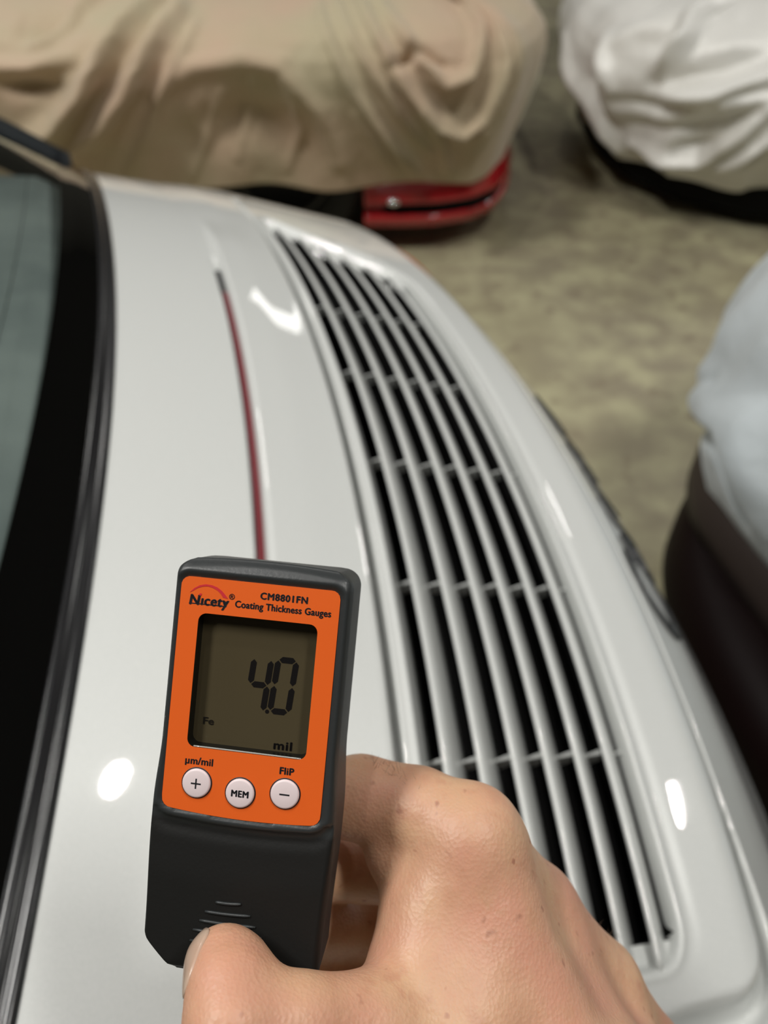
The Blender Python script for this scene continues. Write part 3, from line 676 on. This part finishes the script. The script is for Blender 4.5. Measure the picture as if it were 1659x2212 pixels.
# ------------------------------------------------------------------ hand (implicit surface in camera millimetres: x right, y up, z away)
def hp(px, py, d): return np.array([(px-829.5)/FPX*d, -(py-1106)/FPX*d, d])
def roundcone(P_, a, b, ra, rb):
    ab = b-a; L2_ = (ab*ab).sum(); q = np.clip(((P_-a)@ab)/L2_, 0, 1)
    d = P_-a-q[..., None]*ab
    return np.sqrt((d*d).sum(-1))-(ra+(rb-ra)*q)
def smin(a, b, k):
    h = np.clip(k-np.abs(a-b), 0, None)/k
    return np.minimum(a, b)-h*h*h*k/6
def chain(P_, pts, k=3):
    r = None
    for (a, ra), (b, rb) in zip(pts[:-1], pts[1:]):
        s = roundcone(P_, a, b, ra, rb); r = s if r is None else smin(r, s, k)
    return r
WR = hp(1350, 2580, 210)
ELB = WR+np.array([40., -230., -95.])
FING = dict(
    index=[(hp(1012, 1812, 238), 14.8), (hp(905, 1752, 243), 13.8), (hp(778, 1722, 250), 13.6), (hp(640, 1725, 250.5), 11.5), (hp(520, 1735, 246), 10.2), (hp(440, 1745, 244), 8.6)],
    middle=[(hp(1150, 1965, 258), 14.0), (hp(930, 1885, 266), 12.4), (hp(772, 1868, 268), 12.2), (hp(640, 1880, 256), 10.8), (hp(520, 1890, 247), 9.8), (hp(440, 1895, 245), 8.4)],
    ring=[(hp(1290, 2125, 270), 13.5), (hp(950, 2010, 282), 11.6), (hp(768, 1992, 280), 11.6), (hp(640, 2010, 258), 10.2), (hp(530, 2020, 247), 9.4), (hp(460, 2025, 245), 8.0)],
    little=[(hp(1395, 2275, 282), 12.0), (hp(950, 2140, 286), 10.0), (hp(770, 2110, 282), 10.0), (hp(650, 2110, 260), 9.0), (hp(560, 2115, 247), 8.4), (hp(500, 2115, 244), 7.4)])
THUMB = [(hp(985, 2330, 212), 19.0), (hp(800, 2224, 205), 14.0), (hp(640, 2212, 194), 11.8), (hp(497, 2212, 187), 11.6)]
TIP = [(hp(497, 2212, 187), 11.4), (hp(492, 2130, 193), 10.6), (hp(482, 2083, 199), 10.0)]
def hand_sdf(P_):
    f = None
    # metacarpal slab
    pal = chain(P_, [(FING['index'][0][0], 14.8), (hp(1120, 2150, 228), 18.0), (WR+np.array([-10., 6., 2.]), 24.0)], 6)
    for nm, mid in (('middle', hp(1235, 2210, 243)), ('ring', hp(1340, 2310, 255)), ('little', hp(1400, 2400, 264))):
        pal = smin(pal, chain(P_, [FING[nm][0], (mid, 16.0), (WR+np.array([2., 2., 14.]), 21.0)], 6), 24)
    kn = [FING[nm][0][0] for nm in ('index', 'middle', 'ring', 'little')]
    pal = smin(pal, chain(P_, [(p, 14.2) for p in kn], 2), 12)
    # web between thumb and index finger, thenar mass
    pal = smin(pal, chain(P_, [(hp(1000, 1830, 236), 15.0), (hp(925, 1965, 231), 14.6), (hp(905, 2105, 222), 15.4), (hp(985, 2330, 212), 19.0)], 6), 9)
    pal = smin(pal, chain(P_, [(hp(1010, 1990, 232), 16.5), (hp(1010, 2170, 220), 18.5)], 6), 12)
    pal = smin(pal, chain(P_, [(hp(985, 2330, 212), 20.0), (WR+np.array([-12., 0., 4.]), 22.0)], 6), 12)
    # forearm
    pal = smin(pal, chain(P_, [(WR, 25.0), (WR*.6+ELB*.4, 29.0), (ELB, 36.0)], 6), 14)
    f = pal
    for nm, k in (('index', 7), ('middle', 6), ('ring', 6), ('little', 6)):
        f = smin(f, chain(P_, FING[nm], 3.5), k)
    # flesh at the base of the index finger, its knuckle
    f = smin(f, roundcone(P_, hp(858, 1838, 243), hp(905, 1910, 240), 11.0, 11.5), 5)
    f = smin(f, roundcone(P_, hp(1030, 1790, 239), hp(1052, 1818, 240), 12.2, 12.2), 8)
    # thumb
    th = chain(P_, THUMB, 5); th = smin(th, chain(P_, TIP, 3), 4.5)
    th = smin(th, roundcone(P_, hp(520, 2095, 199), hp(548, 2150, 194), 8.6, 9.5), 5)
    f = smin(f, th, 9)
    # crease lines: shallow grooves
    def groove(pts, r, w, dep):
        nonlocal f
        g_ = chain(P_, [(p, r) for p in pts], .1)
        f = f+dep*np.exp(-(np.clip(g_, 0, None)/w)**2)
    groove([hp(880, 1850, 226), hp(838, 1935, 221), hp(812, 2010, 217)], .5, 1.6, 1.2)
    return f
def surface_nets(lo, hi, st):
    ax = [np.arange(lo[i], hi[i], st) for i in range(3)]; n = [len(a_) for a_ in ax]
    f = np.empty(n, np.float32)
    for i0 in range(0, n[0], 16):
        X_, Y_, Z_ = np.meshgrid(ax[0][i0:i0+16], ax[1], ax[2], indexing='ij')
        f[i0:i0+16] = hand_sdf(np.stack([X_, Y_, Z_], -1).astype(np.float32))
    s = f < 0
    c = np.zeros([k-1 for k in n], np.int8)
    for i in (0, 1):
        for j in (0, 1):
            for k in (0, 1): c += s[i:n[0]-1+i, j:n[1]-1+j, k:n[2]-1+k]
    act = (c > 0) & (c < 8); idx = -np.ones(act.shape, np.int64); I = np.argwhere(act); idx[act] = np.arange(len(I))
    acc = np.zeros((len(I), 3)); cnt = np.zeros(len(I))
    cor = [(i, j, k) for i in (0, 1) for j in (0, 1) for k in (0, 1)]
    for a_ in cor:
        for b_ in cor:
            if sum(abs(x-y) for x, y in zip(a_, b_)) == 1 and a_ < b_:
                fa = f[I[:, 0]+a_[0], I[:, 1]+a_[1], I[:, 2]+a_[2]]; fb = f[I[:, 0]+b_[0], I[:, 1]+b_[1], I[:, 2]+b_[2]]
                m_ = (fa < 0) != (fb < 0); t = np.where(m_, fa/(fa-fb+1e-12), 0)
                p = np.array(a_)+t[:, None]*(np.array(b_)-np.array(a_)); acc[m_] += p[m_]; cnt[m_] += 1
    V = (I+acc/cnt[:, None])*st+np.array(lo)
    F = []
    for axn in range(3):
        o1, o2 = [(1, 2), (2, 0), (0, 1)][axn]
        sl0 = [slice(None)]*3; sl1 = [slice(None)]*3; sl0[axn] = slice(0, -1); sl1[axn] = slice(1, None)
        cr = s[tuple(sl0)] != s[tuple(sl1)]; E = np.argwhere(cr)
        E = E[(E[:, o1] > 0) & (E[:, o2] > 0) & (E[:, o1] < n[o1]-1) & (E[:, o2] < n[o2]-1)]
        if not len(E): continue
        inside = s[E[:, 0], E[:, 1], E[:, 2]]
        def ii(a_, b_):
            q = E.copy(); q[:, o1] -= a_; q[:, o2] -= b_; return idx[q[:, 0], q[:, 1], q[:, 2]]
        Q = np.stack([ii(1, 1), ii(0, 1), ii(0, 0), ii(1, 0)], 1); Q[~inside] = Q[~inside][:, ::-1]; F.append(Q)
    return V, np.concatenate(F)
def to_world(V):
    V = np.asarray(V)*.001; c, s_ = math.cos(PITCH), math.sin(PITCH)
    return np.stack([V[:, 0], V[:, 1]*c+V[:, 2]*s_, H+V[:, 1]*s_-V[:, 2]*c], -1)
lo = np.array([-62., -425., 70.]); hi = np.array([160., -72., 302.])
HV, HF = surface_nets(lo, hi, 1.7)
# relax
HVs = HV.copy()
E_ = np.concatenate([HF[:, [0, 1]], HF[:, [1, 2]], HF[:, [2, 3]], HF[:, [3, 0]]])
for lam in (.5, .5, .5):
    acc = np.zeros_like(HVs); cnt = np.zeros(len(HVs))
    for a_, b_ in ((0, 1), (1, 0)):
        np.add.at(acc, E_[:, a_], HVs[E_[:, b_]]); np.add.at(cnt, E_[:, a_], 1)
    HVs += lam*(acc/np.maximum(cnt, 1)[:, None]-HVs)
hand = mesh('hand', to_world(HVs), HF, M_skin); fix_normals(hand)
tag(hand, 'bare right hand gripping the orange gauge, thumb on its front', 'hand')
bvh = BVHTree.FromPolygons([Vector(v) for v in hand.data.vertices.__iter__() and [v.co for v in hand.data.vertices]], [p.vertices[:] for p in hand.data.polygons])
# thumb nail: patch laid on the left face of the thumb tip
tipc = TIP[2][0]*.85+TIP[1][0]*.15
nrm = np.array([-.88, .16, -.46]); nrm /= np.linalg.norm(nrm)
al = hp(470, 2040, 199)-hp(485, 2150, 191); al -= nrm*(al@nrm); al /= np.linalg.norm(al); ac = np.cross(nrm, al)
nv = []; nr_, nc_ = 15, 13
for i in range(nr_):
    t = -1+2*i/(nr_-1)
    wl = 5.8*(1-abs(t)**4*.35 if t > 0 else 1-abs(t)**3*.5)
    for j in range(nc_):
        s = -1+2*j/(nc_-1)
        q = tipc+nrm*20+al*(t*7.8+2.0+(-1.2*s*s if t > 0 else .8*s*s)*abs(t))+ac*s*wl
        nv.append(q)
nw = to_world(nv); dirw = to_world([np.zeros(3), -nrm]); dirw = Vector(dirw[1]-dirw[0]).normalized()
pts = []
for i, q in enumerate(nw):
    h_ = bvh.ray_cast(Vector(q), dirw); loc = h_[0] if h_[0] is not None else Vector(q)-(-dirw)*.020
    s = -1+2*(i % nc_)/(nc_-1); t = -1+2*(i//nc_)/(nr_-1)
    lift = .0004*(1-s**4)*(1-max(0, -t)**6)
    pts.append(loc-dirw*(lift+(.0003 if t > .9 else 0)))
nail = mesh('thumb_nail', pts, grid_faces(nr_, nc_), M_nail, hand); fix_normals(nail)
md = nail.modifiers.new('t', 'SOLIDIFY'); md.thickness = .0005; md.offset = 0
tag(nail, 'pinkish nail of the thumb')
# fine hairs along the top edge of the index finger
V = []; F = []
for k in range(46):
    if k < 34: t = random.random(); px, py = 800+110*t+random.uniform(-8, 8), 1640+50*t+random.uniform(-6, 18)
    else: t = random.random(); px, py = 1290+50*t, 1990+50*t
    o_ = Vector((0, 0, H)); h_ = None
    for q in range(12):
        d = ray(px, py+q*3).normalized(); h_ = bvh.ray_cast(o_, d, .4)
        if h_[0] is not None: break
    if h_[0] is None: continue
    p = h_[0]; n_ = h_[1]; dirv = (CW.to_3x3() @ Vector((random.uniform(-1, .6), random.uniform(.3, 1), random.uniform(-.2, .5)))).normalized()
    ln_ = random.uniform(.0015, .0038); b0 = len(V)
    sd = dirv.orthogonal().normalized(); s2 = dirv.cross(sd)
    curl = sd*random.uniform(-.4, .4)
    for j in range(4):
        c = p+(dirv*.8+n_*.4)*ln_*j/3+curl*ln_*(j/3)**2; r = .00004*(1-.25*j)
        V += [c+sd*r, c+s2*r-sd*r*.5, c-s2*r-sd*r*.5]
    for j in range(3):
        for m_ in range(3): F.append((b0+j*3+m_, b0+j*3+(m_+1) % 3, b0+j*3+3+(m_+1) % 3, b0+j*3+3+m_))
hr = mesh('hair', V, F, M_hair, hand); tag(hr, 'fine dark hairs on the finger', kind='stuff')
